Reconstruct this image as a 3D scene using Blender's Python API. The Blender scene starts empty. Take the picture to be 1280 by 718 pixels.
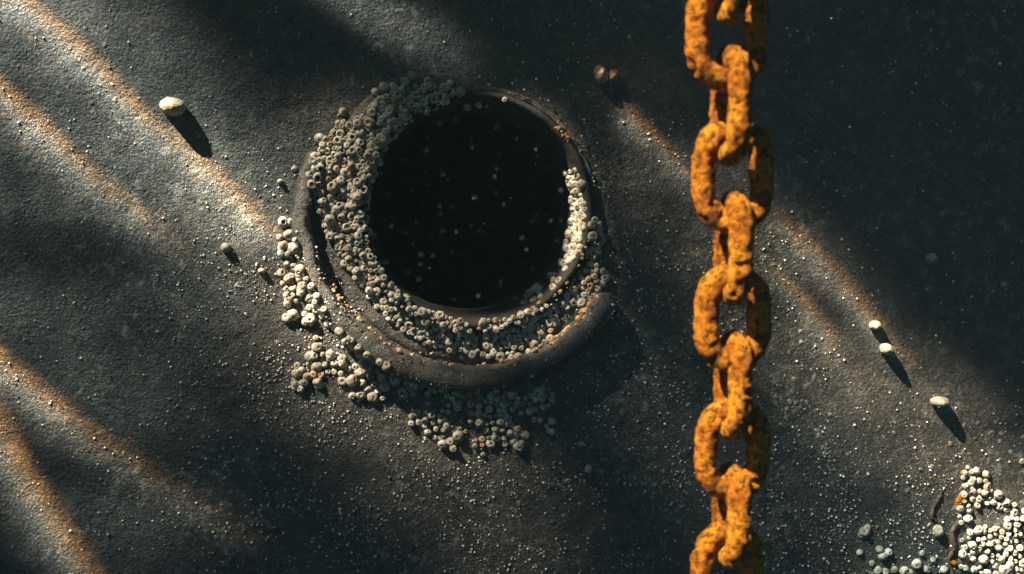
import bpy, bmesh, math, random
from mathutils import Vector, Matrix, noise
random.seed(7)
S = bpy.context.scene
C = S.collection
R = math.radians

# ------------------------------------------------------------------ camera
CAM = Vector((-0.245, -1.975, 0.105))
FOCAL, SENS = 56.0, 36.0
cam_d = bpy.data.cameras.new('camera'); cam = bpy.data.objects.new('camera', cam_d); C.objects.link(cam)
cam.location = CAM
fwd = (Vector((0, 0, 0)) - CAM).normalized()
cam.rotation_euler = fwd.to_track_quat('-Z', 'Y').to_euler()
cam_d.lens = FOCAL; cam_d.sensor_width = SENS; cam_d.clip_start = 0.02; cam_d.clip_end = 100
cam_d.dof.use_dof = True; cam_d.dof.focus_distance = CAM.length - 0.015; cam_d.dof.aperture_fstop = 5.0
S.camera = cam
Mcam = fwd.to_track_quat('-Z', 'Y').to_matrix()

def at(px, py, y=0.0):
    """point of the plane at depth y that the photograph shows at pixel px, py"""
    v = Vector(((px - 640) / 1280 * SENS / FOCAL, -(py - 359) / 1280 * SENS / FOCAL, -1.0))
    v = Mcam @ v
    return CAM + v * ((y - CAM.y) / v.y)

# ------------------------------------------------------------------ sky and sun
SUN = Vector((1.50, 1.0, -2.15)).normalized()          # direction the light travels
W = bpy.data.worlds.new('World'); S.world = W; W.use_nodes = True
nt = W.node_tree; nt.nodes.clear()
sky = nt.nodes.new('ShaderNodeTexSky'); sky.sky_type = 'NISHITA'; sky.sun_disc = False
sky.sun_elevation = math.asin(-SUN.z); sky.sun_rotation = math.atan2(-SUN.x, -SUN.y)
tint = nt.nodes.new('ShaderNodeMix'); tint.data_type = 'RGBA'; tint.blend_type = 'MULTIPLY'
tint.inputs[0].default_value = 1.0; tint.inputs[7].default_value = (0.36, 0.78, 1.0, 1)   # sea water swallows red
bg = nt.nodes.new('ShaderNodeBackground'); bg.inputs[1].default_value = 0.012
out = nt.nodes.new('ShaderNodeOutputWorld')
nt.links.new(sky.outputs[0], tint.inputs[6]); nt.links.new(tint.outputs[2], bg.inputs[0]); nt.links.new(bg.outputs[0], out.inputs[0])
sl = bpy.data.lights.new('sun', 'SUN'); sl.energy = 5.0; sl.angle = R(0.6); sl.color = (1.0, 0.91, 0.77)
so = bpy.data.objects.new('sun', sl); C.objects.link(so)
so.rotation_euler = SUN.to_track_quat('-Z', 'Y').to_euler()
S.view_settings.view_transform = 'Standard'; S.view_settings.look = 'None'; S.view_settings.gamma = 1.0
S.view_settings.exposure = 2.45
S.view_settings.use_curve_mapping = False
S.cycles.transparent_max_bounces = 8; S.cycles.max_bounces = 4; S.cycles.diffuse_bounces = 2

# ------------------------------------------------------------------ helpers
def new_obj(name, mesh, parent=None):
    o = bpy.data.objects.new(name, mesh); C.objects.link(o)
    if parent: o.parent = parent
    return o
def mesh_from(name, v, f, mats=(), smooth=True, fm=None):
    m = bpy.data.meshes.new(name); m.from_pydata(v, [], f)
    for k in mats: m.materials.append(k)
    if fm: m.polygons.foreach_set('material_index', fm)
    if smooth: m.polygons.foreach_set('use_smooth', [True] * len(m.polygons))
    m.update(); return m
def tag(o, label=None, cat=None, group=None, kind=None):
    if label: o['label'] = label
    if cat: o['category'] = cat
    if group: o['group'] = group
    if kind: o['kind'] = kind
    return o

class NT:
    def __init__(s, name):
        s.m = bpy.data.materials.new(name); s.m.use_nodes = True; s.t = s.m.node_tree; s.t.nodes.clear()
        s.out = s.n('ShaderNodeOutputMaterial')
    def n(s, t, **k):
        x = s.t.nodes.new(t)
        for a, b in k.items(): setattr(x, a, b)
        return x
    def l(s, a, b): s.t.links.new(a, b)
    def val(s, sock, v):
        if hasattr(v, 'links'): s.l(v, sock)
        else: sock.default_value = v
    def math(s, op, a, b=0.0, c=None, clamp=False):
        x = s.n('ShaderNodeMath', operation=op, use_clamp=clamp); s.val(x.inputs[0], a); s.val(x.inputs[1], b)
        if c is not None: s.val(x.inputs[2], c)
        return x.outputs[0]
    def noise(s, vec, scale, detail=4, rough=0.55, dist=0.0):
        x = s.n('ShaderNodeTexNoise'); s.l(vec, x.inputs['Vector']); x.inputs['Scale'].default_value = scale
        x.inputs['Detail'].default_value = detail; x.inputs['Roughness'].default_value = rough; x.inputs['Distortion'].default_value = dist
        return x.outputs['Fac']
    def vor(s, vec, scale, feature='F1', rnd=1.0):
        x = s.n('ShaderNodeTexVoronoi', feature=feature); s.l(vec, x.inputs['Vector']); x.inputs['Scale'].default_value = scale
        x.inputs['Randomness'].default_value = rnd
        return x.outputs['Distance'], x.outputs['Color'] if 'Color' in x.outputs else None
    def ramp(s, fac, pts, interp='LINEAR'):
        x = s.n('ShaderNodeValToRGB'); x.color_ramp.interpolation = interp; s.val(x.inputs[0], fac)
        e = x.color_ramp.elements
        while len(e) < len(pts): e.new(0.5)
        for k, (p, c) in enumerate(pts):
            e[k].position = p
            e[k].color = (c, c, c, 1) if isinstance(c, (int, float)) else (*c, 1)
        return x.outputs[0]
    def mix(s, fac, a, b, blend='MIX'):
        x = s.n('ShaderNodeMix', data_type='RGBA', blend_type=blend); s.val(x.inputs[0], fac)
        for i, v in ((6, a), (7, b)):
            if isinstance(v, tuple): x.inputs[i].default_value = (*v, 1)
            else: s.l(v, x.inputs[i])
        return x.outputs[2]
    def bump(s, h, dist, strength=1.0, normal=None):
        x = s.n('ShaderNodeBump'); s.l(h, x.inputs['Height']); x.inputs['Distance'].default_value = dist; x.inputs['Strength'].default_value = strength
        if normal: s.l(normal, x.inputs['Normal'])
        return x.outputs[0]
    def bsdf(s, col, rough=0.8, spec=0.3, normal=None, metal=0.0):
        b = s.n('ShaderNodeBsdfPrincipled')
        if isinstance(col, tuple): b.inputs['Base Color'].default_value = (*col, 1)
        else: s.l(col, b.inputs['Base Color'])
        s.val(b.inputs['Roughness'], rough); b.inputs['Specular IOR Level'].default_value = spec; b.inputs['Metallic'].default_value = metal
        if normal: s.l(normal, b.inputs['Normal'])
        s.l(b.outputs[0], s.out.inputs[0]); return s.m
    def pos(s): return s.n('ShaderNodeNewGeometry').outputs['Position']
    def obj(s): return s.n('ShaderNodeTexCoord').outputs['Object']

# ------------------------------------------------------------------ materials
def mat_hull():
    t = NT('hull_steel'); p = t.pos()
    a = t.noise(p, 7, 4, 0.65); b = t.noise(p, 38, 4, 0.75); c = t.noise(p, 260, 3, 0.6)
    col = t.ramp(a, [(0.32, (0.019, 0.023, 0.024)), (0.5, (0.040, 0.041, 0.039)), (0.68, (0.066, 0.061, 0.053))])
    col = t.mix(t.ramp(b, [(0.45, 0.0), (0.66, 0.9)]), col, (0.110, 0.097, 0.078))
    col = t.mix(t.ramp(c, [(0.38, 0.85), (0.58, 0.0)]), col, (0.018, 0.021, 0.022))
    # pale crusty patches with shapes of their own
    d = t.noise(p, 60, 4, 0.75, 0.4); e = t.noise(p, 5.5, 3, 0.5)
    pm = t.math('MULTIPLY', t.ramp(d, [(0.55, 0.0), (0.64, 1.0)]), t.ramp(e, [(0.44, 0.0), (0.58, 0.9)]))
    col = t.mix(pm, col, (0.17, 0.165, 0.145))
    # little rust freckles
    r1 = t.noise(p, 130, 3, 0.7); r2 = t.noise(p, 9, 3, 0.6)
    rm = t.math('MULTIPLY', t.ramp(r1, [(0.63, 0.0), (0.70, 1.0)]), t.ramp(r2, [(0.48, 0.0), (0.62, 0.8)]))
    col = t.mix(rm, col, (0.33, 0.13, 0.03))
    v, _ = t.vor(p, 240); v2, _ = t.vor(p, 520)
    h = t.math('ADD', t.math('MULTIPLY', t.noise(p, 260, 3, 0.9), 1.0), t.math('MULTIPLY', v, -0.4))
    h = t.math('ADD', h, t.math('MULTIPLY', pm, 0.25))
    h = t.math('ADD', h, t.math('MULTIPLY', v2, -0.35))
    h = t.math('ADD', h, t.math('MULTIPLY', t.noise(p, 45, 4, 0.6), 1.3))
    return t.bsdf(col, 0.48, 0.55, t.bump(h, 0.0015))
def mat_port():
    t = NT('corroded_porthole_steel'); p = t.pos()
    a = t.noise(p, 30, 6, 0.7); b = t.noise(p, 90, 4, 0.65); c = t.noise(p, 14, 4, 0.6)
    col = t.ramp(a, [(0.35, (0.034, 0.036, 0.035)), (0.52, (0.068, 0.066, 0.060)), (0.7, (0.115, 0.104, 0.088))])
    col = t.mix(t.math('MULTIPLY', t.ramp(b, [(0.5, 0.0), (0.62, 1.0)]), t.ramp(c, [(0.50, 0.0), (0.64, 0.75)])), col, (0.22, 0.11, 0.045))
    h = t.math('ADD', t.noise(p, 150, 5, 0.7), t.math('MULTIPLY', t.noise(p, 420, 3, 0.6), 0.5))
    return t.bsdf(col, t.ramp(a, [(0.4, 0.25), (0.6, 0.6)]), 0.6, t.bump(h, 0.0030))
def mat_dark():
    t = NT('dark_bare_steel'); p = t.pos()
    col = t.ramp(t.noise(p, 40, 4), [(0.3, (0.018, 0.020, 0.020)), (0.7, (0.045, 0.042, 0.036))])
    return t.bsdf(col, 0.85, 0.2, t.bump(t.noise(p, 120, 4), 0.002))
def mat_barnacle():
    t = NT('barnacle_shell'); p = t.pos(); o = t.obj()
    a = t.noise(p, 95, 2, 0.6); b = t.noise(p, 33, 2, 0.5); c = t.noise(p, 700, 3, 0.7)
    col = t.ramp(a, [(0.32, (0.20, 0.18, 0.135)), (0.44, (0.38, 0.355, 0.29)), (0.56, (0.56, 0.53, 0.46)), (0.68, (0.72, 0.70, 0.64))])
    col = t.mix(t.ramp(b, [(0.58, 0.0), (0.68, 0.6)]), col, (0.46, 0.27, 0.11))
    col = t.mix(t.ramp(c, [(0.38, 0.75), (0.56, 0.0)]), col, (0.16, 0.14, 0.10))
    return t.bsdf(col, 0.75, 0.3, t.bump(c, 0.0012))
def mat_plug():
    t = NT('barnacle_opening'); p = t.pos()
    return t.bsdf(t.ramp(t.noise(p, 90, 2), [(0.45, (0.06, 0.05, 0.036)), (0.55, (0.34, 0.29, 0.21))]), 0.8, 0.2)
def mat_white():
    t = NT('pale_shell'); p = t.pos()
    c = t.noise(p, 300, 4, 0.65); e = t.noise(p, 110, 3, 0.6)
    col = t.ramp(c, [(0.35, (0.27, 0.235, 0.175)), (0.6, (0.46, 0.42, 0.35))])
    col = t.mix(t.ramp(e, [(0.40, 0.8), (0.52, 0.0)]), col, (0.24, 0.18, 0.11))
    return t.bsdf(col, 0.65, 0.3, t.bump(c, 0.0018))
def mat_brown():
    t = NT('brown_shell'); p = t.pos()
    c = t.noise(p, 130, 3, 0.6)
    return t.bsdf(t.ramp(c, [(0.35, (0.15, 0.09, 0.055)), (0.5, (0.34, 0.22, 0.15)), (0.64, (0.52, 0.45, 0.38))]), 0.6, 0.35, t.bump(c, 0.0015))
def mat_grit():
    t = NT('shell_grit'); p = t.pos()
    return t.bsdf(t.ramp(t.noise(p, 220, 1), [(0.38, (0.20, 0.17, 0.13)), (0.55, (0.55, 0.52, 0.46)), (0.65, (0.8, 0.78, 0.72))]), 0.4, 0.5)
def mat_rust(name='orange_rust'):
    t = NT(name); p = t.obj()
    a = t.noise(p, 34, 5, 0.7); b = t.noise(p, 150, 5, 0.8); c = t.noise(p, 55, 4, 0.7, 0.3)
    col = t.ramp(a, [(0.30, (0.30, 0.075, 0.006)), (0.46, (0.56, 0.182, 0.009)), (0.62, (0.80, 0.34, 0.018))])
    col = t.mix(t.ramp(b, [(0.395, 0.97), (0.55, 0.0)]), col, (0.060, 0.020, 0.006))
    col = t.mix(t.ramp(c, [(0.33, 0.85), (0.43, 0.0)]), col, (0.13, 0.036, 0.008))
    col = t.mix(t.ramp(c, [(0.64, 0.0), (0.72, 0.5)]), col, (0.40, 0.30, 0.20))
    h = t.math('ADD', b, t.math('MULTIPLY', t.noise(p, 420, 3, 0.7), 0.4))
    return t.bsdf(col, 0.9, 0.15, t.bump(h, 0.009))
def mat_flake():
    t = NT('bright_rust_flake'); p = t.pos()
    c = t.noise(p, 160, 4, 0.7)
    return t.bsdf(t.ramp(c, [(0.35, (0.13, 0.06, 0.03)), (0.48, (0.34, 0.17, 0.06)), (0.56, (0.42, 0.30, 0.18)), (0.66, (0.6, 0.54, 0.44))]), 0.7, 0.3, t.bump(c, 0.002))
def mat_weed():
    t = NT('dark_torn_steel'); p = t.pos()
    return t.bsdf(t.ramp(t.noise(p, 120, 3), [(0.4, (0.025, 0.022, 0.018)), (0.65, (0.10, 0.065, 0.035))]), 0.8, 0.3)
def mat_speck():
    t = NT('suspended_speck'); p = t.pos()
    return t.bsdf((0.09, 0.105, 0.11), 0.7, 0.3)
M_HULL, M_PORT, M_DARK, M_BARN, M_PLUG, M_WHITE, M_GRIT, M_RUST, M_FLAKE, M_WEED, M_SPECK = (mat_hull(), mat_port(), mat_dark(), mat_barnacle(),
    mat_plug(), mat_white(), mat_grit(), mat_rust(), mat_flake(), mat_weed(), mat_speck())

# ------------------------------------------------------------------ unseen sea-surface sheet overhead: sun bands and pools painted into its transparent colour
ZW = 1.25
def mat_sun_filter():
    t = NT('painted_sun_bands'); p = t.pos()
    # where on the hull a sunbeam through this point of the surface lands
    dot = lambda v: (lambda x: (t.l(p, x.inputs[0]), setattr(x.inputs[1], 'default_value', v), x.outputs['Value'])[2])(t.n('ShaderNodeVectorMath', operation='DOT_PRODUCT'))
    X = dot((1, -SUN.x / SUN.y, 0)); Z = t.math('ADD', dot((0, -SUN.z / SUN.y, 0)), ZW)
    cv = t.n('ShaderNodeCombineXYZ'); t.l(X, cv.inputs[0]); t.l(Z, cv.inputs[1]); q0 = cv.outputs[0]
    wob = t.n('ShaderNodeTexNoise'); t.l(q0, wob.inputs['Vector']); wob.inputs['Scale'].default_value = 7; wob.inputs['Detail'].default_value = 3
    sub = t.n('ShaderNodeVectorMath', operation='SUBTRACT'); t.l(wob.outputs['Color'], sub.inputs[0]); sub.inputs[1].default_value = (0.5, 0.5, 0.5)
    ma = t.n('ShaderNodeVectorMath', operation='MULTIPLY_ADD'); t.l(sub.outputs[0], ma.inputs[0]); ma.inputs[1].default_value = (0.026, 0.026, 0); t.l(q0, ma.inputs[2])
    wob2 = t.n('ShaderNodeTexNoise'); t.l(q0, wob2.inputs['Vector']); wob2.inputs['Scale'].default_value = 24; wob2.inputs['Detail'].default_value = 2
    sub2 = t.n('ShaderNodeVectorMath', operation='SUBTRACT'); t.l(wob2.outputs['Color'], sub2.inputs[0]); sub2.inputs[1].default_value = (0.5, 0.5, 0.5)
    ma2 = t.n('ShaderNodeVectorMath', operation='MULTIPLY_ADD'); t.l(sub2.outputs[0], ma2.inputs[0]); ma2.inputs[1].default_value = (0.012, 0.012, 0); t.l(ma.outputs[0], ma2.inputs[2])
    q = ma2.outputs[0]
    # long soft streaks of painted light running the same way as the bands
    mp = t.n('ShaderNodeMapping'); t.l(q, mp.inputs[0]); mp.inputs['Rotation'].default_value = (0, 0, R(43)); mp.inputs['Scale'].default_value = (1.3, 8.5, 1)
    comb = t.ramp(t.noise(mp.outputs[0], 1.0, 2, 0.5), [(0.36, 0.16), (0.62, 1.0)], 'EASE')
    def qdot(v, o):
        x = t.n('ShaderNodeVectorMath', operation='DOT_PRODUCT'); t.l(q, x.inputs[0]); x.inputs[1].default_value = (v.x, v.y, 0)
        return t.math('SUBTRACT', x.outputs['Value'], v.dot(o))
    def frame(a, m, b):
        P = [at(*k) for k in (a, m, b)]; P = [Vector((k.x, k.z)) for k in P]
        L = (P[2] - P[0]).length; e = (P[2] - P[0]) / L; n = Vector((-e.y, e.x))       # n points up-right of a band that falls to the right
        tm = (P[1] - P[0]).dot(e); k = (P[1] - P[0]).dot(n) / max(tm * (L - tm), 1e-6)
        tt = qdot(e, P[0]); ss = qdot(n, P[0])
        bend = t.math('MULTIPLY', t.math('MULTIPLY', tt, t.math('SUBTRACT', L, tt)), k)
        return tt, t.math('SUBTRACT', ss, bend), L
    total = None
    def add(c):
        nonlocal total
        total = c if total is None else t.mix(1.0, total, c, 'ADD')
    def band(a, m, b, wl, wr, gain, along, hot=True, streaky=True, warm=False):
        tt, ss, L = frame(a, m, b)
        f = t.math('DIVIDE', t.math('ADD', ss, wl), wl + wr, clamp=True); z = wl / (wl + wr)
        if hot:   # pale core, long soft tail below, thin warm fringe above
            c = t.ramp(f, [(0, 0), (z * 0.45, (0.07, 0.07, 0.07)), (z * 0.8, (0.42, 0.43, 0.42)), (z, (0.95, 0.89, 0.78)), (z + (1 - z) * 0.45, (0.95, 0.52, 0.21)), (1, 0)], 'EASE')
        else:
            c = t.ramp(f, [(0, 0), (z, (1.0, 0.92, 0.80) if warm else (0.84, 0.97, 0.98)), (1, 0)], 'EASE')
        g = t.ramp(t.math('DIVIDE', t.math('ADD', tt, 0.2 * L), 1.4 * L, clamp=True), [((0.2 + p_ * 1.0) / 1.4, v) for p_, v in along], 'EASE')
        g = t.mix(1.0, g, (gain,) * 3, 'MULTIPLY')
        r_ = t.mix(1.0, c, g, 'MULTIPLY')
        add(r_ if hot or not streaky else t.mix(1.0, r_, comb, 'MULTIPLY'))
    # broad soft pools of light, painted into the sheet colour
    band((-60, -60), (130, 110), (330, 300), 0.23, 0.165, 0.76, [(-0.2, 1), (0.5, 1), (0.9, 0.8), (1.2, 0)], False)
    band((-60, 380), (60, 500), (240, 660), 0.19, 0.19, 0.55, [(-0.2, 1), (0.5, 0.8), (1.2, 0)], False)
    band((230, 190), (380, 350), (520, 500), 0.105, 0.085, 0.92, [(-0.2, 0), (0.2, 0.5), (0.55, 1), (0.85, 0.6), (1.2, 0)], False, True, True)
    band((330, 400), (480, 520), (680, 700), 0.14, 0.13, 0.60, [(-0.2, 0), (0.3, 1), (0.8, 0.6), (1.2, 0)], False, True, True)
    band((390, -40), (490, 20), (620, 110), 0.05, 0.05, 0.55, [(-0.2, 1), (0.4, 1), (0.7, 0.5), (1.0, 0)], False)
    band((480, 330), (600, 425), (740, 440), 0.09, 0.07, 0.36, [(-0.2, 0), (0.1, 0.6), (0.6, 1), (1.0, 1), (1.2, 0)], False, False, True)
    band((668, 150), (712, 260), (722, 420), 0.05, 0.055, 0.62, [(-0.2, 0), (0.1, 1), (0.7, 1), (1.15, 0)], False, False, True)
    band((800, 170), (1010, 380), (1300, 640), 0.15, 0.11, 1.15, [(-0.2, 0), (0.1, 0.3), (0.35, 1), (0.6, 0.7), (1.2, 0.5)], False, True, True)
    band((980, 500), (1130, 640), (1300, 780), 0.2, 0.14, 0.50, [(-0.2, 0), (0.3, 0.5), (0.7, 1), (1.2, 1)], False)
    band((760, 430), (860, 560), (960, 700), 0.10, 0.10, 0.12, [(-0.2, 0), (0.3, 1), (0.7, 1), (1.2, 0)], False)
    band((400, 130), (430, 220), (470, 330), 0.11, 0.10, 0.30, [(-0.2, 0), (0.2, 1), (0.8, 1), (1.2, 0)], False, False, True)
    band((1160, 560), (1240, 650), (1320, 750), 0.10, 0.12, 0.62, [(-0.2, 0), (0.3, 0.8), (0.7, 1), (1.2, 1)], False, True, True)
    # bright painted bands of sunlight
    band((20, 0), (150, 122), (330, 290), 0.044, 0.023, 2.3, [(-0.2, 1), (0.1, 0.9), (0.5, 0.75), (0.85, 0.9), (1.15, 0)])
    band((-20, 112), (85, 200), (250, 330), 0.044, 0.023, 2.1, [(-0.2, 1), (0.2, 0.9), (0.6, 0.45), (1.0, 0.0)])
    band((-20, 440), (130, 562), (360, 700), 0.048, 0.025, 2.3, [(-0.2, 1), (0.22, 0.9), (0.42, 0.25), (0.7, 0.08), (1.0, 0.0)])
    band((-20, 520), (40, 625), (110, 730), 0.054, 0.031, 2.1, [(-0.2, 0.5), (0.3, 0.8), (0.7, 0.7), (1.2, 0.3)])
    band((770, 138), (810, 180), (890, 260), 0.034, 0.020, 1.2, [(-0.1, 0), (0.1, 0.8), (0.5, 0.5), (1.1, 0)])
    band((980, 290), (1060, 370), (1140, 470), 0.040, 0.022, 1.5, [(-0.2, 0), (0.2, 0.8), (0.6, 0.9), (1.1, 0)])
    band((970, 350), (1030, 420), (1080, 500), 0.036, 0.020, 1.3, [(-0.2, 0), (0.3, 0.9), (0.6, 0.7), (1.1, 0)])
    # painted clear stretch that lets sunlight reach the chain
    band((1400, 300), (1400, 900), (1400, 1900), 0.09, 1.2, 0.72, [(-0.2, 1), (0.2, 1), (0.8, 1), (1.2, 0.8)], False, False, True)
    mottle = t.ramp(t.noise(q0, 22, 4, 0.6), [(0.3, 0.65), (0.65, 1.0)])
    col = t.mix(1.0, t.mix(1.0, total, (0.004, 0.005, 0.005), 'ADD'), mottle, 'MULTIPLY')
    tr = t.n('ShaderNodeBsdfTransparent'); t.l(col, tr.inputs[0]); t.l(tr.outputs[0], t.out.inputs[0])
    return t.m
def build_sun_filter():
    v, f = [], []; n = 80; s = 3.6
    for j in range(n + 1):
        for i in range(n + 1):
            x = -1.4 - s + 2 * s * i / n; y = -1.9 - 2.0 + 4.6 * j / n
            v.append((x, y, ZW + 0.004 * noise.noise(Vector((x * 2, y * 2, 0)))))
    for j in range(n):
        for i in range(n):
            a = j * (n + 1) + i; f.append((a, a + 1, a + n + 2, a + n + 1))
    o = new_obj('unseen_sun_sheet', mesh_from('unseen_sun_sheet', v, f, [mat_sun_filter()])); tag(o, 'unseen sheet of sea surface above the hull, sun bands painted in its colour', None, kind='structure')  # unseen sheet added to shape the sunlight on hull and chain
build_sun_filter()

# ------------------------------------------------------------------ hull plate
HC = at(593, 263); HC = Vector((HC.x, HC.z))            # centre of the porthole on the hull
RC = at(584, 268); RC = Vector((RC.x, RC.z))            # centre of the drip lip
def relief(x, z):
    a = noise.noise(Vector((x * 3.1, z * 3.1, 1.7))) * 0.004
    b = noise.noise(Vector((x * 17, z * 17, 4.2))) * 0.0016
    c = noise.fractal(Vector((x * 70, z * 70, 9.1)), 0.8, 2.0, 3) * 0.0006
    return -(a + b + c)
def build_hull():
    NA = 540; v, f = [], []
    rs = [0.143 + 0.0052 * k for k in range(150)]
    r = rs[-1]
    while r < 1.30: r *= 1.07; rs.append(r)
    for r in rs:
        for k in range(NA):
            a = 2 * math.pi * k / NA; x = HC.x + r * math.cos(a); z = HC.y + r * math.sin(a)
            v.append((x, relief(x, z), z))
    for j in range(len(rs) - 1):
        for k in range(NA):
            k2 = (k + 1) % NA
            f.append((j * NA + k, j * NA + k2, (j + 1) * NA + k2, (j + 1) * NA + k))
    o = new_obj('hull_plate', mesh_from('hull_plate', v, f, [M_HULL])); tag(o, 'dark corroded steel hull plate of a sunken ship', kind='structure')
    # dark compartment behind the porthole
    bm = bmesh.new(); bmesh.ops.create_cube(bm, size=1.0)
    for q in bm.verts: q.co = Vector((HC.x + q.co.x * 2.4, 0.16 + (q.co.y + 0.5) * 1.4, HC.y + q.co.z * 2.0))
    bm.faces.ensure_lookup_table()
    m = bpy.data.meshes.new('hull_interior')
    front = [g for g in bm.faces if g.calc_center_median().y < 0.2]
    bmesh.ops.delete(bm, geom=front, context='FACES'); bm.to_mesh(m); bm.free(); m.materials.append(M_DARK)
    tag(new_obj('hull_interior', m), 'dark compartment seen through the round porthole', kind='structure')
build_hull()

# ------------------------------------------------------------------ porthole: collar, flange, recess, drip lip
port = bpy.data.objects.new('porthole', None); C.objects.link(port); port.location = (HC.x, 0, HC.y)
tag(port, 'round open porthole with corroded collar and curved steel lip below', 'porthole')
def revolve(name, prof, mat, n=220, jit=0.0012, fr=40, shrink=None):
    v, f = [], []
    for k in range(n):
        a = 2 * math.pi * k / n
        for (r, y) in prof:
            if shrink: r = 0.150 + (r - 0.150) * shrink(a)
            d = noise.noise(Vector((math.cos(a) * r * fr, y * fr * 2, math.sin(a) * r * fr))) * jit
            d2 = noise.noise(Vector((math.cos(a) * r * fr, y * fr * 2 + 9, math.sin(a) * r * fr))) * jit
            v.append(((r + d) * math.cos(a), y + d2, (r + d) * math.sin(a)))
    m = len(prof)
    for k in range(n):
        k2 = (k + 1) % n
        for j in range(m - 1): f.append((k * m + j, k * m + j + 1, k2 * m + j + 1, k2 * m + j))
    return new_obj(name, mesh_from(name, v, f, [mat]), port)
COL = [(0.1505, 0.006), (0.1485, -0.006), (0.1465, -0.013), (0.1435, -0.0160), (0.1405, -0.0155), (0.1375, -0.012), (0.135, -0.002), (0.132, 0.014), (0.129, 0.030), (0.1275, 0.036)]
revolve('collar', COL, M_DARK, jit=0.0018, fr=55)
revolve('recess', [(0.1275, 0.036), (0.1268, 0.045), (0.127, 0.09), (0.128, 0.165), (0.4, 0.166), (1.3, 0.167)], M_DARK)
revolve('flange', [(0.196, 0.010), (0.190, -0.003), (0.183, -0.0045), (0.170, -0.004), (0.158, -0.0035), (0.152, -0.004)], M_PORT, jit=0.0022, fr=70,
        shrink=lambda a: 0.12 + 0.88 * min(1, max(0, (abs((math.degrees(a) - 40 + 180) % 360 - 180) - 45) / 35)))

LR = 0.2035; A0, A1 = R(158), R(-29 + 360)
def lip_h(a):
    t = (a - A0) / (A1 - A0)
    return 0.009 + 0.023 * min(1, max(0, t * 2.8)) ** 0.8
def build_lip():
    sec = [(-0.0165, 0.004), (-0.0155, -0.35), (-0.0150, -0.60), (-0.0125, -0.66), (-0.0110, -0.90), (-0.0085, -1.0), (-0.002, -1.05), (0.005, -1.02), (0.0105, -0.92), (0.0140, -0.75), (0.0165, -0.5), (0.0175, -0.2), (0.018, 0.1)]
    n = 200; v, f = [], []; ms = len(sec)
    for k in range(n + 1):
        a = A0 + (A1 - A0) * k / n; h = lip_h(a)
        endr = (n - k) * (A1 - A0) / n * LR          # distance from the right end: round it off
        e = 1.0 if endr > 0.016 else math.sqrt(max(0.0, 1 - (1 - endr / 0.016) ** 2)) * 0.97 + 0.03
        st = k * (A1 - A0) / n * LR
        e2 = 1.0 if st > 0.20 else 0.40 + 0.60 * st / 0.20
        for (u, y) in sec:
            uu = u * e * e2; yy = y * h * (0.55 + 0.45 * e) if y < 0 else y
            px = (LR + uu) * math.cos(a); pz = (LR + uu) * math.sin(a)
            d = noise.fractal(Vector((px * 38, yy * 38, pz * 38)), 0.7, 2.0, 4) * 0.0034
            v.append((RC.x - HC.x + (LR + uu + d) * math.cos(a), yy + d * 0.7, RC.y - HC.y + (LR + uu + d) * math.sin(a)))
    for k in range(n):
        for j in range(ms - 1): f.append((k * ms + j, (k + 1) * ms + j, (k + 1) * ms + j + 1, k * ms + j + 1))
    f.append(tuple(range(ms - 1, -1, -1))); f.append(tuple(n * ms + j for j in range(ms)))
    o = new_obj('drip_lip', mesh_from('drip_lip', v, f, [M_PORT]), port)
    o['label'] = 'curved steel lip standing out below the porthole'
build_lip()

def surf(x, z):
    """depth of the visible surface at a point of the hull"""
    r = (Vector((x, z)) - HC).length; y = relief(x, z)
    if 0.150 < r < 0.192: y = -0.004
    if 0.137 < r <= 0.152: y = -0.015
    d = Vector((x, z)) - RC; a = math.atan2(d.y, d.x) % (2 * math.pi)
    if abs(d.length - LR) < 0.014 and A0 < a < A1: y = -lip_h(a)
    return y

# rust crust flakes on the inner edge of the lip and collar
def lump_cloud(name, spots, mat, parent, off, flat=1.0):
    v, f = [], []
    for (x, y, z, s) in spots:
        b = len(v); q = random.random() * 6.28
        n = 6
        for k in range(n):
            a = q + 2 * math.pi * k / n; rr = s * random.uniform(0.7, 1.3)
            v.append((x + rr * math.cos(a) - off.x, y + s * 0.3, z + rr * math.sin(a) - off.y))
        for k in range(n):
            a = q + 2 * math.pi * k / n; rr = s * random.uniform(0.45, 0.75)
            v.append((x + rr * math.cos(a) - off.x, y - s * flat * random.uniform(0.35, 0.7), z + rr * math.sin(a) - off.y))
        v.append((x - off.x, y - s * flat * 0.7, z - off.y))
        for k in range(n):
            k2 = (k + 1) % n
            f.append((b + k, b + k2, b + n + k2, b + n + k)); f.append((b + n + k, b + n + k2, b + 2 * n))
    o = new_obj(name, mesh_from(name, v, f, [mat], smooth=False), parent); return o
sp = []
def arc_spots(c, r0, r1, a0, a1, n, s0, s1, y):
    for _ in range(n):
        a = R(random.uniform(a0, a1)); r = random.uniform(r0, r1)
        sp.append((c.x + r * math.cos(a), y(a) if callable(y) else y, c.y + r * math.sin(a), random.uniform(s0, s1)))
arc_spots(RC, 0.188, 0.193, 302, 328, 60, 0.0015, 0.005, lambda a: -0.6 * lip_h(a))
arc_spots(RC, 0.186, 0.191, 205, 300, 70, 0.001, 0.004, lambda a: -random.uniform(0.2, 0.66) * lip_h(a))
arc_spots(RC, 0.174, 0.180, 289, 312, 50, 0.0012, 0.003, -0.006)
arc_spots(HC, 0.140, 0.147, 255, 345, 70, 0.001, 0.004, -0.015)
arc_spots(HC, 0.141, 0.147, 36, 46, 16, 0.001, 0.003, -0.0155)
o = lump_cloud('rust_crust', sp, M_FLAKE, port, HC); o['kind'] = 'stuff'; o['label'] = 'orange rust crust along the lip and collar'

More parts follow.
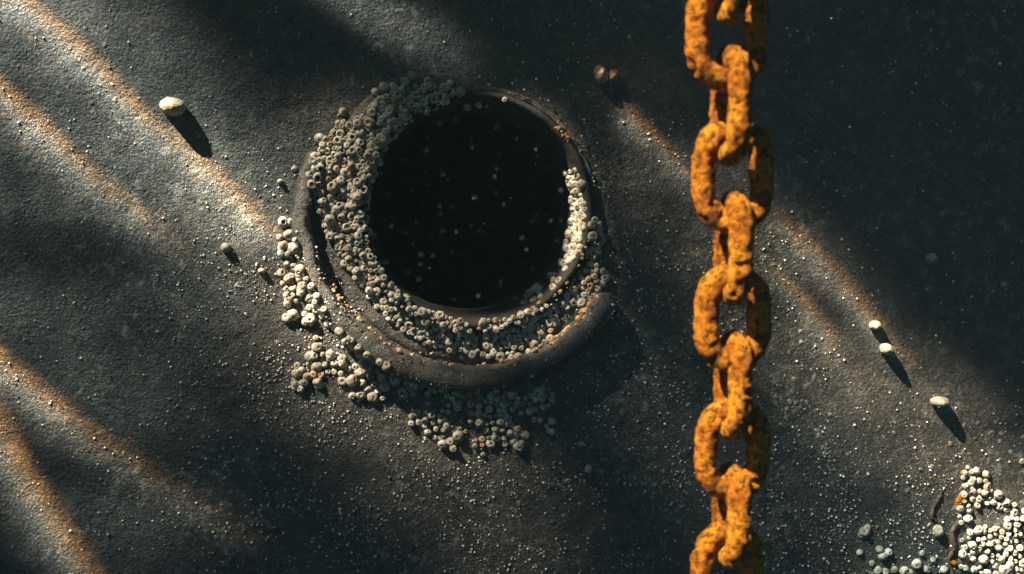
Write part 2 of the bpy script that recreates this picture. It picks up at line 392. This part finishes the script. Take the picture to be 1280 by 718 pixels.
# ------------------------------------------------------------------ barnacles
def barnacle_mesh(name, seed, hole, height, n=14):
    rng = random.Random(seed); ph = rng.random() * 6.28; ribs = rng.choice((5, 6, 7))
    prof = [(1.00, -0.25), (1.04, 0.15), (1.0, 0.45), (0.86, 0.75), (0.66, 0.95), (hole + 0.12, 1.02), (hole, 0.95), (hole * 0.75, 0.72)]
    v, f, fm = [], [], []
    for (r, z) in prof:
        for k in range(n):
            a = 2 * math.pi * k / n
            rr = r * (1 + 0.10 * abs(math.cos(ribs * 0.5 * a + ph)) - 0.05 + 0.05 * noise.noise(Vector((math.cos(a) * 1.5, math.sin(a) * 1.5, seed * 3.1 + z))))
            zz = z * height * (1 + 0.10 * math.cos(a - ph)) + (rng.uniform(-0.10, 0.10) if z > 0.7 else 0); rr *= 1 + rng.uniform(-0.055, 0.055)
            v.append((rr * math.cos(a), rr * math.sin(a), zz))
    m = len(prof)
    for j in range(m - 1):
        for k in range(n):
            k2 = (k + 1) % n; f.append((j * n + k, j * n + k2, (j + 1) * n + k2, (j + 1) * n + k)); fm.append(1 if j >= m - 2 else 0)
    v.append((0, 0, 0.62 * height)); b = len(v) - 1
    for k in range(n): f.append(((m - 1) * n + k, (m - 1) * n + (k + 1) % n, b)); fm.append(1)
    return mesh_from(name, v, f, [M_BARN, M_PLUG], fm=fm)
BM = [barnacle_mesh('barnacle', 1, 0.14, 1.05), barnacle_mesh('barnacle', 2, 0.24, 0.95), barnacle_mesh('barnacle', 3, 0.10, 1.2),
      barnacle_mesh('barnacle', 4, 0.38, 0.9), barnacle_mesh('barnacle', 5, 0.18, 1.1), barnacle_mesh('barnacle', 6, 0.08, 1.0)]
BM += [barnacle_mesh('barnacle', 7, 0.30, 0.7), barnacle_mesh('barnacle', 8, 0.16, 1.35), barnacle_mesh('barnacle', 9, 0.22, 0.8)]
BM += [barnacle_mesh('barnacle', 10, 0.48, 0.85), barnacle_mesh('barnacle', 11, 0.55, 0.75), barnacle_mesh('barnacle', 12, 0.42, 1.05)]
BARN = []       # (matrix, variant, size, group key)
def put(px, py, rpx, key, n=None, y=None, stack=0.0, var=None):
    p = at(px, py, -0.005); s = rpx * 0.00098
    yy = surf(p.x, p.z) if y is None else y
    p = at(px, py, yy - stack); p.y = yy - stack
    N = (n or Vector((0, -1, 0))) + Vector((random.gauss(0, 0.28), 0, random.gauss(0, 0.28)))
    q = N.normalized().to_track_quat('Z', 'Y').to_matrix().to_4x4()
    rot = Matrix.Rotation(random.random() * 6.28, 4, 'Z')
    sx = s * random.uniform(0.9, 1.1)
    M = Matrix.Translation(p) @ q @ rot @ Matrix.Diagonal((sx, s * random.uniform(0.9, 1.1), s * random.uniform(0.85, 1.15), 1))
    BARN.append((M, random.randrange(9) if var is None else var, s, key))
def inside(poly, x, y):
    c = False; j = len(poly) - 1
    for i in range(len(poly)):
        xi, yi = poly[i]; xj, yj = poly[j]
        if (yi > y) != (yj > y) and x < (xj - xi) * (y - yi) / (yj - yi) + xi: c = not c
        j = i
    return c
def fill(poly, key, n, r0, r1, sep, patch=0.0, pf=0.03, seed=0, stack=0.0, var=None):
    rng = random.Random(seed); pts = []; xs = [p[0] for p in poly]; ys = [p[1] for p in poly]; tries = 0
    while len(pts) < n and tries < n * 60:
        tries += 1
        x = rng.uniform(min(xs), max(xs)); y = rng.uniform(min(ys), max(ys))
        if not inside(poly, x, y): continue
        if noise.noise(Vector((x * pf, y * pf, seed * 7.7))) < patch: continue
        r = r0 + (r1 - r0) * rng.random() ** 1.4
        if any((x - a) ** 2 + (y - b) ** 2 < (sep * (r + c)) ** 2 for a, b, c in pts): continue
        pts.append((x, y, r)); put(x, y, r, key, stack=rng.random() * stack, var=var(rng) if var else None)
random.seed(11)
OPENV = lambda g: g.choice((1, 3, 4, 6, 7, 9, 10, 11, 9, 10))
fill([(386, 215), (397, 185), (425, 150), (440, 160), (465, 128), (500, 108), (545, 108), (575, 112), (560, 128), (520, 143), (486, 178), (466, 217), (457, 262), (463, 305), (482, 350), (452, 345), (425, 320), (405, 285), (392, 245)],
     'flange_left', 380, 3.0, 6.2, 0.70, -0.55, 0.03, 1, 0.006, OPENV)
fill([(392, 230), (430, 160), (480, 130), (520, 140), (486, 178), (466, 217), (457, 262), (440, 300), (405, 275)], 'flange_left', 70, 4.2, 6.6, 0.85, -0.6, 0.03, 21, 0.009, OPENV)
fill([(430, 330), (484, 352), (520, 385), (570, 400), (630, 400), (690, 380), (700, 395), (688, 425), (650, 447), (590, 446), (530, 430), (480, 395)],
     'flange_low', 370, 3.0, 6.6, 0.74, -0.55, 0.03, 2, 0.004)
fill([(352, 272), (372, 300), (384, 345), (408, 392), (445, 432), (500, 468), (530, 486), (505, 500), (450, 500), (415, 470), (368, 490), (362, 462), (398, 440), (386, 405), (356, 400), (352, 345), (345, 315)],
     'hull_sunlit', 100, 3.6, 7.4, 0.90, -0.10, 0.035, 3, 0.002)
fill([(512, 478), (560, 486), (640, 488), (692, 484), (690, 500), (690, 535), (655, 565), (625, 556), (560, 562), (540, 545), (512, 530), (508, 500)],
     'hull_shaded', 120, 3.0, 6.6, 0.90, -0.14, 0.035, 4, 0.003)
fill([(738, 272), (752, 280), (760, 345), (742, 372), (712, 388), (700, 380), (726, 345), (738, 310)], 'flange_right', 55, 3.6, 6.4, 0.76, -0.45, 0.04, 5, 0.002)
fill([(1206, 583), (1228, 585), (1240, 610), (1282, 640), (1300, 760), (1195, 760), (1203, 690), (1198, 640)], 'corner', 150, 3.0, 6.6, 0.82, -0.16, 0.035, 6, 0.003)
# beads that stand clear of the patches
for x, y, r, k in [(400, 173, 6.5, 'flange_left'), (393, 195, 5, 'flange_left'), (428, 140, 5, 'flange_left'), (469, 115, 5, 'flange_left'), (480, 109, 6, 'flange_left'), (491, 109, 5, 'flange_left'),
                   (507, 102, 6.5, 'flange_left'), (515, 95, 5.5, 'flange_left'), (536, 102, 5.5, 'flange_left'), (556, 111, 6.5, 'flange_left'), (563, 105, 5, 'flange_left'), (575, 115, 6, 'flange_left'),
                   (631, 125, 3.5, 'flange_left'), (584, 134, 5, 'flange_left'), (598, 132, 4.5, 'flange_left'), (474, 204, 4.5, 'flange_left'), (469, 219, 4, 'flange_left'),
                   (362, 278, 5, 'hull_sunlit'), (352, 309, 5, 'hull_sunlit'), (366, 311, 7.5, 'hull_sunlit'), (359, 349, 6, 'hull_sunlit'), (375, 337, 6, 'hull_sunlit'), (374, 349, 5.5, 'hull_sunlit'), (376, 363, 6.5, 'hull_sunlit'),
                   (361, 374, 6, 'hull_sunlit'), (366, 393, 7, 'hull_sunlit'), (388, 398, 7, 'hull_sunlit'), (394, 382, 5.5, 'hull_sunlit'), (372, 469, 6, 'hull_sunlit'), (383, 471, 6, 'hull_sunlit'), (369, 480, 5.5, 'hull_sunlit'),
                   (399, 481, 6, 'hull_sunlit'), (387, 446, 6.5, 'hull_sunlit'), (396, 458, 6.5, 'hull_sunlit'), (413, 444, 6, 'hull_sunlit'), (428, 449, 6, 'hull_sunlit'), (433, 425, 6, 'hull_sunlit'), (458, 461, 7, 'hull_sunlit'),
                   (451, 494, 6, 'hull_sunlit'), (480, 483, 6.5, 'hull_sunlit'), (441, 495, 5, 'hull_sunlit'),
                   (524, 527, 5.5, 'hull_shaded'), (562, 553, 6, 'hull_shaded'), (573, 546, 5.5, 'hull_shaded'), (647, 556, 7, 'hull_shaded'), (657, 544, 5, 'hull_shaded'), (690, 499, 4.5, 'hull_shaded'), (690, 540, 4.5, 'hull_shaded'),
                   (677, 486, 5, 'hull_shaded'), (677, 496, 5.5, 'hull_shaded'), (603, 568, 3.5, 'hull_shaded'), (618, 547, 5.5, 'hull_shaded'), (634, 525, 5.5, 'hull_shaded'), (647, 537, 5, 'hull_shaded'), (667, 525, 4.5, 'hull_shaded'), (675, 525, 4, 'hull_shaded'),
                   (1080, 665, 6.5, 'corner'), (1074, 691, 4, 'corner'), (1103, 695, 6, 'corner'), (1110, 690, 5, 'corner'), (1099, 687, 5, 'corner'), (1097, 713, 6, 'corner'), (1106, 715, 5, 'corner'), (1084, 660, 4.5, 'corner'), (1146, 705, 6.5, 'corner'), (1130, 714, 6, 'corner'), (1137, 716, 5, 'corner'), (1172, 664, 7.5, 'corner'), (1076, 669, 4, 'corner'), (1215, 600, 5, 'corner'),
                   (1220, 588, 5, 'corner'), (1213, 612, 5, 'corner'), (1232, 593, 5, 'corner'), (1234, 606, 5, 'corner'), (1278, 577, 4, 'corner'), (1118, 712, 4, 'corner'), (1158, 712, 5, 'corner'), (1166, 700, 4, 'corner'), (1180, 712, 5.5, 'corner'), (1152, 692, 3.5, 'corner'), (1090, 704, 4, 'corner')]:
    put(x, y, r, k, var=random.choice((0, 2, 4, 5)))
# on the sloping inner face of the collar
for _ in range(135):
    a = R(random.choice((random.uniform(-62, 22), random.uniform(-25, 22)))); u = random.random()
    r = 0.139 + (0.1285 - 0.139) * u; y = -0.012 + 0.042 * u
    p = Vector((HC.x + r * math.cos(a), y, HC.y + r * math.sin(a)))
    N = Vector((-math.cos(a), -0.5, -math.sin(a))) + Vector((random.gauss(0, .2), random.gauss(0, .2), random.gauss(0, .2)))
    s = random.uniform(0.0028, 0.0058)
    BARN.append((Matrix.Translation(p) @ N.normalized().to_track_quat('Z', 'Y').to_matrix().to_4x4() @ Matrix.Diagonal((s, s, s, 1)), random.randrange(9), s, 'collar'))
LAB = {'flange_left': ('grey barnacle with open top, crowded on the flange up and left of the hole', 'barnacles crowded left of the hole'),
       'flange_low': ('tan barnacle on the flange between the hole and the curved lip below', 'barnacles on the flange below the hole'),
       'hull_sunlit': ('cream barnacle in bright sun outside the lip at its lower left', 'sunlit barnacles outside the lip'),
       'hull_shaded': ('grey barnacle in the shade directly under the curved lip', 'shaded barnacles under the lip'),
       'flange_right': ('small grey barnacle on the flange right of the hole', 'barnacles right of the hole'),
       'collar': ('pale barnacle on the sunlit inner right wall of the hole', 'barnacles inside the hole'),
       'corner': ('white barnacle of the colony in the bottom right corner', 'barnacles in the bottom right corner')}
CLOCK = ['twelve', 'one', 'two', 'three', 'four', 'five', 'six', 'seven', 'eight', 'nine', 'ten', 'eleven']
TONE = {'flange_left': ('grey open-topped', 'flange'), 'flange_low': ('tan', 'flange'), 'hull_sunlit': ('cream', 'sunlit hull'), 'hull_shaded': ('grey', 'shaded hull'),
        'flange_right': ('grey', 'flange'), 'collar': ('pale', "hole's inner wall")}
order = sorted(range(len(BARN)), key=lambda i: -BARN[i][2])
keep = set(order[:288]); mid = BARN[order[144]][2]
def barnacle_label(M, s, key):
    p = M.translation; d = Vector((p.x, p.z)) - HC; size = 'large' if s > mid else 'small'
    if key == 'corner':
        c = at(1235, 655); v = 'upper' if p.z > c.z else 'lower'; h = 'left' if p.x < c.x else 'right'
        if p.x < at(1190, 660).x: return '%s white barnacle standing clear on the left of the bottom right colony' % size
        return '%s white barnacle in the %s %s of the bottom right corner colony' % (size, v, h)
    k = int(round((90 - math.degrees(math.atan2(d.y, d.x))) % 360 / 15)) % 24
    hour = CLOCK[k // 2] + " o'clock" if k % 2 == 0 else 'half past ' + CLOCK[k // 2]
    tone, where = TONE[key]; r = d.length
    if key.startswith('flange'): far = ', against its collar' if r < 0.158 else ', at the outer edge' if r > 0.178 else ', midway out'
    elif key == 'collar': far = ', deep in' if p.y > 0.008 else ', near the rim'
    else: far = ', close to the lip' if r < 0.245 else ', well clear of the lip'
    return "%s %s barnacle on the %s at %s%s" % (size, tone, where, hour, far)
sv, sf, sm = [], [], []
for i, (M, var, s, key) in enumerate(BARN):
    if i in keep:
        o = new_obj('barnacle', BM[var]); o.matrix_world = M; tag(o, barnacle_label(M, s, key), 'barnacle', LAB[key][1])
    else:
        b = len(sv); me = BM[var]
        sv += [tuple(M @ q.co) for q in me.vertices]
        for p in me.polygons: sf.append(tuple(b + k for k in p.vertices)); sm.append(p.material_index)
tag(new_obj('barnacle_crust', mesh_from('barnacle_crust', sv, sf, [M_BARN, M_PLUG], fm=sm)), 'small barnacles packed between the larger ones around the porthole', 'barnacles', kind='stuff')

# ------------------------------------------------------------------ lone shells on the hull
def shell_mesh(seed, kind):
    v, f = [], []; n, m = 24, 12
    for j in range(m + 1):
        ph = (j / m) * math.pi * 0.62
        for k in range(n):
            a = 2 * math.pi * k / n
            r = math.sin(ph) if ph < math.pi / 2 else 1.0 - (ph - math.pi / 2) * 0.5
            z = math.cos(ph)
            d = 1 + 0.10 * noise.noise(Vector((math.cos(a) * r * 1.6, math.sin(a) * r * 1.6, z * 1.6 + seed))) + (0.02 * math.cos(9 * a) * math.sin(ph) if kind else 0)
            v.append((r * math.cos(a) * d, r * math.sin(a) * d, z * d))
    for j in range(m):
        for k in range(n):
            k2 = (k + 1) % n; f.append((j * n + k, (j + 1) * n + k, (j + 1) * n + k2, j * n + k2))
    return mesh_from('shell', v, f, [M_WHITE])
M_BROWN = mat_brown()
def shell(px, py, rx, ry, h, rot, label, seed, kind=1):
    p = at(px, py, -h * 0.0006); y = relief(p.x, p.z)
    o = new_obj('shell', shell_mesh(seed, kind))
    q = Vector((0, -1, 0)).to_track_quat('Z', 'Y').to_matrix().to_4x4()
    o.matrix_world = Matrix.Translation((p.x, y - h * 0.0003, p.z)) @ q @ Matrix.Rotation(R(rot), 4, 'Z') @ Matrix.Diagonal((rx * 0.001, ry * 0.001, h * 0.001, 1))
    if seed in (2, 3): o.data.materials[0] = M_BROWN
    tag(o, label, 'shell', 'lone shells on the hull')
shell(215, 133, 16, 11.5, 21, -12, 'largest lone shell, a smooth cream dome with a long shadow, upper left', 1)
shell(752, 93, 9, 12, 15, 15, 'brown rounded shell above right of the hole, left one of a touching pair', 2)
shell(767, 95, 7, 9, 12, -25, 'small pinkish shell above right of the hole, right one of a touching pair', 3)
shell(1165, 323, 7, 7, 13, 0, 'dim round shell in shade right of the chain, highest of the right-hand shells', 4)
shell(1095, 407, 8, 6, 14, 5, 'pale round shell right of the chain, just above another with a shadow', 5)
shell(1110, 437, 9, 7.5, 18, -35, 'pale tilted shell right of the chain, just below another, casting a long shadow', 6)
shell(1177, 503, 12, 7, 20, 0, 'wide pale shell right of the chain with a dark shadow, lowest of them', 7)
shell(1256, 356, 4.5, 4, 7, 0, 'tiny dim shell near the right edge', 8)
shell(282, 310, 6.5, 6, 9, 0, 'small tan shell alone on the brightly lit hull left of the lip', 9)
shell(350, 227, 4, 3.5, 6, 0, 'tiny pale shell left of the upper end of the lip', 10)
shell(327, 339, 5, 3.8, 6, 0, 'tiny white shell on the hull left of the sunlit barnacles', 11)
shell(736, 587, 5, 6, 7, 10, 'small white shell standing alone below the lip and left of the chain', 12)
shell(727, 555, 3.6, 3.6, 5, 0, 'tiny pale shell in the shade right of the barnacles under the lip', 13)
shell(368, 211, 4, 4, 6, 0, 'tiny grey shell at the upper left end of the curved lip', 14)

# ------------------------------------------------------------------ torn, rusted blister in the lower right
tear = bpy.data.objects.new('corroded_blister', None); C.objects.link(tear); tp = at(1185, 660); tear.location = tp
tag(tear, 'torn rusty blister in the plate beside the bottom right barnacles', 'corrosion')
def ridge(name, pts, mat):
    v, f = [], []; n = 40; P = [at(*p[:2]) for p in pts]; ws = [p[2] * 0.001 for p in pts]
    for k in range(n + 1):
        u = k / n * (len(P) - 1); i = min(int(u), len(P) - 2); w = u - i
        c = P[i].lerp(P[i + 1], w); wd = ws[i] + (ws[i + 1] - ws[i]) * w
        tn = (P[i + 1] - P[i]).normalized(); sd = Vector((-tn.z, 0, tn.x))
        jit = noise.noise(Vector((k * 0.45, ws[0] * 999, 0))) * 0.002
        y = relief(c.x, c.z)
        for (s, h) in ((-1, 0.3), (-0.5, -0.9), (0.1, -1.2), (0.5, -0.5), (1, 0.3)):
            q = c + sd * (s * wd + jit) - tp; v.append((q.x, y + h * wd * (1 + 0.4 * noise.noise(Vector((k * 0.8, s, 3)))), q.z))
    for k in range(n):
        for j in range(4): f.append((k * 5 + j, k * 5 + j + 1, (k + 1) * 5 + j + 1, (k + 1) * 5 + j))
    return new_obj(name, mesh_from(name, v, f, [mat]), tear)
ridge('torn_edge', [(1179, 612, 1), (1175, 622, 3), (1167, 634, 3), (1164, 647, 4), (1171, 652, 3), (1174, 660, 1)], M_WEED)
ridge('torn_edge', [(1203, 636, 1), (1199, 652, 3), (1190, 664, 4), (1193, 682, 5), (1186, 700, 3), (1191, 722, 4)], M_WEED)
for (x, y, s) in [(1202, 622, 6), (1198, 634, 4), (1206, 591, 3), (1192, 703, 5), (1200, 628, 5)]:
    q = at(x, y); lo = lump_cloud('rust_lump', [(q.x + random.gauss(0, .0015), relief(q.x, q.z) - 0.001, q.z + random.gauss(0, .0015), s * 0.0009) for _ in range(4)], M_RUST, tear, Vector((tp.x, tp.z)))

# ------------------------------------------------------------------ grit and coarse grains on the plate
def build_grit():
    rng = random.Random(3); v, f = [], []
    def dens(x, y):
        d = 0.07
        d += 1.0 * math.exp(-(((x - 360) / 110) ** 2 + ((y - 420) / 130) ** 2))
        d += 0.75 * math.exp(-(((x - 560) / 230) ** 2 + ((y - 640) / 110) ** 2))
        d += 0.7 * math.exp(-(((x - 1080) / 160) ** 2 + ((y - 660) / 90) ** 2))
        d += 0.35 * math.exp(-(((x - 700) / 120) ** 2 + ((y - 330) / 200) ** 2))
        d += 0.45 * math.exp(-(((x - 860) / 120) ** 2 + ((y - 440) / 120) ** 2))
        return d
    cnt = 0
    while cnt < 13000:
        x = rng.uniform(-80, 1360); y = rng.uniform(-60, 780)
        if rng.random() > dens(x, y) * max(0.02, 0.45 + 0.9 * noise.noise(Vector((x * 0.016, y * 0.016, 3))) + 0.7 * noise.noise(Vector((x * 0.05, y * 0.05, 5)))): continue
        p = at(x, y); r = (Vector((p.x, p.z)) - HC).length
        if r < 0.150: continue
        s = 0.00045 + 0.0016 * rng.random() ** 4; yy = surf(p.x, p.z); b = len(v); q = rng.random() * 6.28
        for k in range(5):
            a = q + k * 1.2566; w = s * rng.uniform(0.8, 1.2); v.append((p.x + w * math.cos(a), yy + s * 0.4, p.z + w * math.sin(a)))
        for k in range(5):
            a = q + k * 1.2566; w = s * 0.75; v.append((p.x + w * math.cos(a), yy - s * 0.7, p.z + w * math.sin(a)))
        v.append((p.x, yy - s * 1.15, p.z))
        for k in range(5):
            k2 = (k + 1) % 5; f.append((b + k, b + k2, b + 5 + k2, b + 5 + k)); f.append((b + 5 + k, b + 5 + k2, b + 10))
        cnt += 1
    tag(new_obj('shell_grit', mesh_from('shell_grit', v, f, [M_GRIT])), 'tiny white shell grit scattered over the dark plate', 'grit', kind='stuff')
build_grit()
def build_grains():
    rng = random.Random(5); v, f = [], []; cnt = 0
    while cnt < 9000:
        x = rng.uniform(-80, 1360); y = rng.uniform(-60, 780)
        if rng.random() > 0.5 + 0.9 * noise.noise(Vector((x * 0.008, y * 0.008, 8))): continue
        p = at(x, y)
        if (Vector((p.x, p.z)) - HC).length < 0.158: continue
        s = 0.0008 + 0.0012 * rng.random() ** 3; yy = surf(p.x, p.z); b = len(v); q = rng.random() * 6.28; h = rng.uniform(0.2, 0.5)
        for k in range(6):
            a = q + k * 1.0472; w = s * rng.uniform(0.7, 1.3); v.append((p.x + w * math.cos(a), yy + s * 0.4, p.z + w * math.sin(a)))
        for k in range(6):
            a = q + k * 1.0472; w = s * rng.uniform(0.5, 0.8); v.append((p.x + w * math.cos(a), yy - s * h * rng.uniform(0.6, 1), p.z + w * math.sin(a)))
        v.append((p.x, yy - s * h * 1.1, p.z))
        for k in range(6):
            k2 = (k + 1) % 6; f.append((b + k, b + k2, b + 6 + k2, b + 6 + k)); f.append((b + 6 + k, b + 6 + k2, b + 12))
        cnt += 1
    o = new_obj('corrosion_grains', mesh_from('corrosion_grains', v, f, [M_HULL]), bpy.data.objects['hull_plate']); o['kind'] = 'stuff'
build_grains()
def mat_crust():
    t = NT('pale_crust'); p = t.pos(); c = t.noise(p, 260, 3, 0.7)
    return t.bsdf(t.ramp(c, [(0.36, (0.05, 0.05, 0.045)), (0.5, (0.15, 0.145, 0.125)), (0.64, (0.30, 0.29, 0.25))]), 0.7, 0.3, t.bump(c, 0.002))
sp = []; rng = random.Random(21)
for (cx, cy, sx, sy, n) in [(785, 590, 45, 32, 70), (985, 490, 22, 55, 60), (1035, 560, 16, 40, 45), (850, 420, 30, 50, 40), (228, 420, 9, 4, 9), (700, 330, 60, 120, 30), (840, 620, 30, 40, 30), (740, 600, 60, 10, 25),
                            (120, 90, 50, 60, 30), (960, 620, 40, 60, 40), (1120, 560, 60, 60, 40), (1240, 540, 40, 40, 40), (600, 640, 160, 50, 50), (200, 560, 120, 80, 30)]:
    for _ in range(n):
        p = at(rng.gauss(cx, sx * 0.6), rng.gauss(cy, sy * 0.6))
        if (Vector((p.x, p.z)) - HC).length < 0.225: continue
        sp.append((p.x, relief(p.x, p.z), p.z, 0.0012 + 0.0034 * rng.random() ** 2.5))
o = lump_cloud('crust_flecks', sp, mat_crust(), bpy.data.objects['hull_plate'], Vector((0, 0)), 0.35); o['kind'] = 'stuff'

# ------------------------------------------------------------------ chain
CY = -0.48
chain = bpy.data.objects.new('rusty_chain', None); C.objects.link(chain)
tag(chain, 'orange rusty chain hanging vertically in front of the hull', 'chain')
def link_mesh(seed, L, Wd, d):
    """stadium-shaped link standing in its own XZ plane; L, Wd outer size, d rod thickness"""
    n, m = 120, 28; r = (Wd - d) / 2; st = (L - d) / 2 - r; per = 2 * math.pi * r + 4 * st
    v, f = [], []
    for k in range(n):
        s = per * k / n
        if s < math.pi * r: a = s / r; c = Vector((r * math.cos(a), 0, st + r * math.sin(a))); o = Vector((math.cos(a), 0, math.sin(a)))
        elif s < math.pi * r + 2 * st: c = Vector((-r, 0, st - (s - math.pi * r))); o = Vector((-1, 0, 0))
        elif s < 2 * math.pi * r + 2 * st: a = math.pi + (s - math.pi * r - 2 * st) / r; c = Vector((r * math.cos(a), 0, -st + r * math.sin(a))); o = Vector((math.cos(a), 0, math.sin(a)))
        else: c = Vector((r, 0, -st + (s - 2 * math.pi * r - 2 * st))); o = Vector((1, 0, 0))
        fat = 1 + 0.07 * noise.noise(Vector((c.x * 26, seed * 5.3, c.z * 26)))
        for j in range(m):
            b = 2 * math.pi * j / m; dr = o * math.cos(b) + Vector((0, 1, 0)) * math.sin(b)
            p = c + dr * d / 2 * fat; q = p + Vector((seed * 3.7, 0, 0))
            h = noise.fractal(q * 95, 0.6, 2.0, 5) * 0.0015 + noise.noise(q * 38) * 0.0012
            pit = noise.noise(q * 110 + Vector((5, 5, 5)))
            if pit > 0.25: h -= (pit - 0.25) * 0.010
            v.append(p + dr * h)
    for k in range(n):
        k2 = (k + 1) % n
        for j in range(m):
            j2 = (j + 1) % m; f.append((k * m + j, k2 * m + j, k2 * m + j2, k * m + j2))
    return mesh_from('link', [tuple(x) for x in v], f, [M_RUST])
# centres of the links down the photograph: (x, y, depth, turn about the vertical, lean in the picture, outer height in px)
rows = [  # cx, cy, yaw, lean, height_px, width_px
    (907, -128, 4, 0, 146, 102), (913, -42, 92, 0, 144, 96),
    (909, 40, 2, 2, 146, 103), (913, 132, 94, -3, 148, 98),
    (916, 220, 2, 0, 144, 102), (917, 311, 91, 0, 142, 96),
    (916, 398, 4, 0, 134, 96), (916, 482, 92, 2, 134, 92),
    (915, 561, 4, 3, 128, 95), (914, 644, 94, 4, 130, 90),
    (908, 716, 4, 4, 130, 92), (908, 796, 90, 0, 126, 86), (906, 870, 2, 0, 126, 90)]
for i, (cx, cy, yaw, lean, hp, wp) in enumerate(rows):
    y = CY + 0.04 * (cy - 359) / 359
    c = at(cx, cy, y); k = (at(cx + 1, cy, y) - c).length
    o = new_obj('link', link_mesh(i + 1, hp * k, wp * k, 29.5 * k), chain)
    o.location = c - chain.location; o.rotation_euler = (0, R(lean), R(yaw))

# ------------------------------------------------------------------ specks drifting in the water
def build_specks():
    rng = random.Random(9); v, f = [], []
    for i in range(560):
        if i < 190:
            a = rng.random() * 6.28; r = 0.135 * math.sqrt(rng.random()); y = -rng.uniform(0.02, 0.8)
            px, py = 583 + r * 1000 * math.cos(a), 257 + r * 1000 * math.sin(a); p = at(px, py, y)
        else: p = at(rng.uniform(-50, 1330), rng.uniform(-50, 770), -rng.uniform(0.02, 0.7))
        s = 0.0004 + 0.0009 * rng.random() ** 3; b = len(v)
        for q in ((1, 0, 0), (-1, 0, 0), (0, 1, 0), (0, -1, 0), (0, 0, 1), (0, 0, -1)):
            v.append(tuple(p + Vector(q) * s * rng.uniform(0.6, 1.5)))
        for t in ((0, 2, 4), (2, 1, 4), (1, 3, 4), (3, 0, 4), (2, 0, 5), (1, 2, 5), (3, 1, 5), (0, 3, 5)): f.append(tuple(b + k for k in t))
    tag(new_obj('floating_specks', mesh_from('floating_specks', v, f, [M_SPECK])), 'pale specks drifting in the water before the hull', 'specks', kind='stuff')
build_specks()

# ------------------------------------------------------------------ the murky water itself
def build_haze():
    bm = bmesh.new(); bmesh.ops.create_cube(bm, size=1.0)
    for q in bm.verts: q.co = Vector((-1.0 + q.co.x * 9.6, -1.0 + q.co.y * 6.4, -0.2 + q.co.z * 3.8))
    m = bpy.data.meshes.new('haze'); bm.to_mesh(m); bm.free()
    t = NT('sea_water'); v = t.n('ShaderNodeVolumePrincipled'); v.inputs['Color'].default_value = (0.40, 0.66, 0.74, 1); v.inputs['Density'].default_value = 0.019
    v.inputs['Anisotropy'].default_value = 0.2
    t.l(v.outputs[0], t.out.inputs['Volume']); m.materials.append(t.m)
    tag(new_obj('haze', m), 'murky blue green sea water around the hull', kind='stuff')
build_haze()
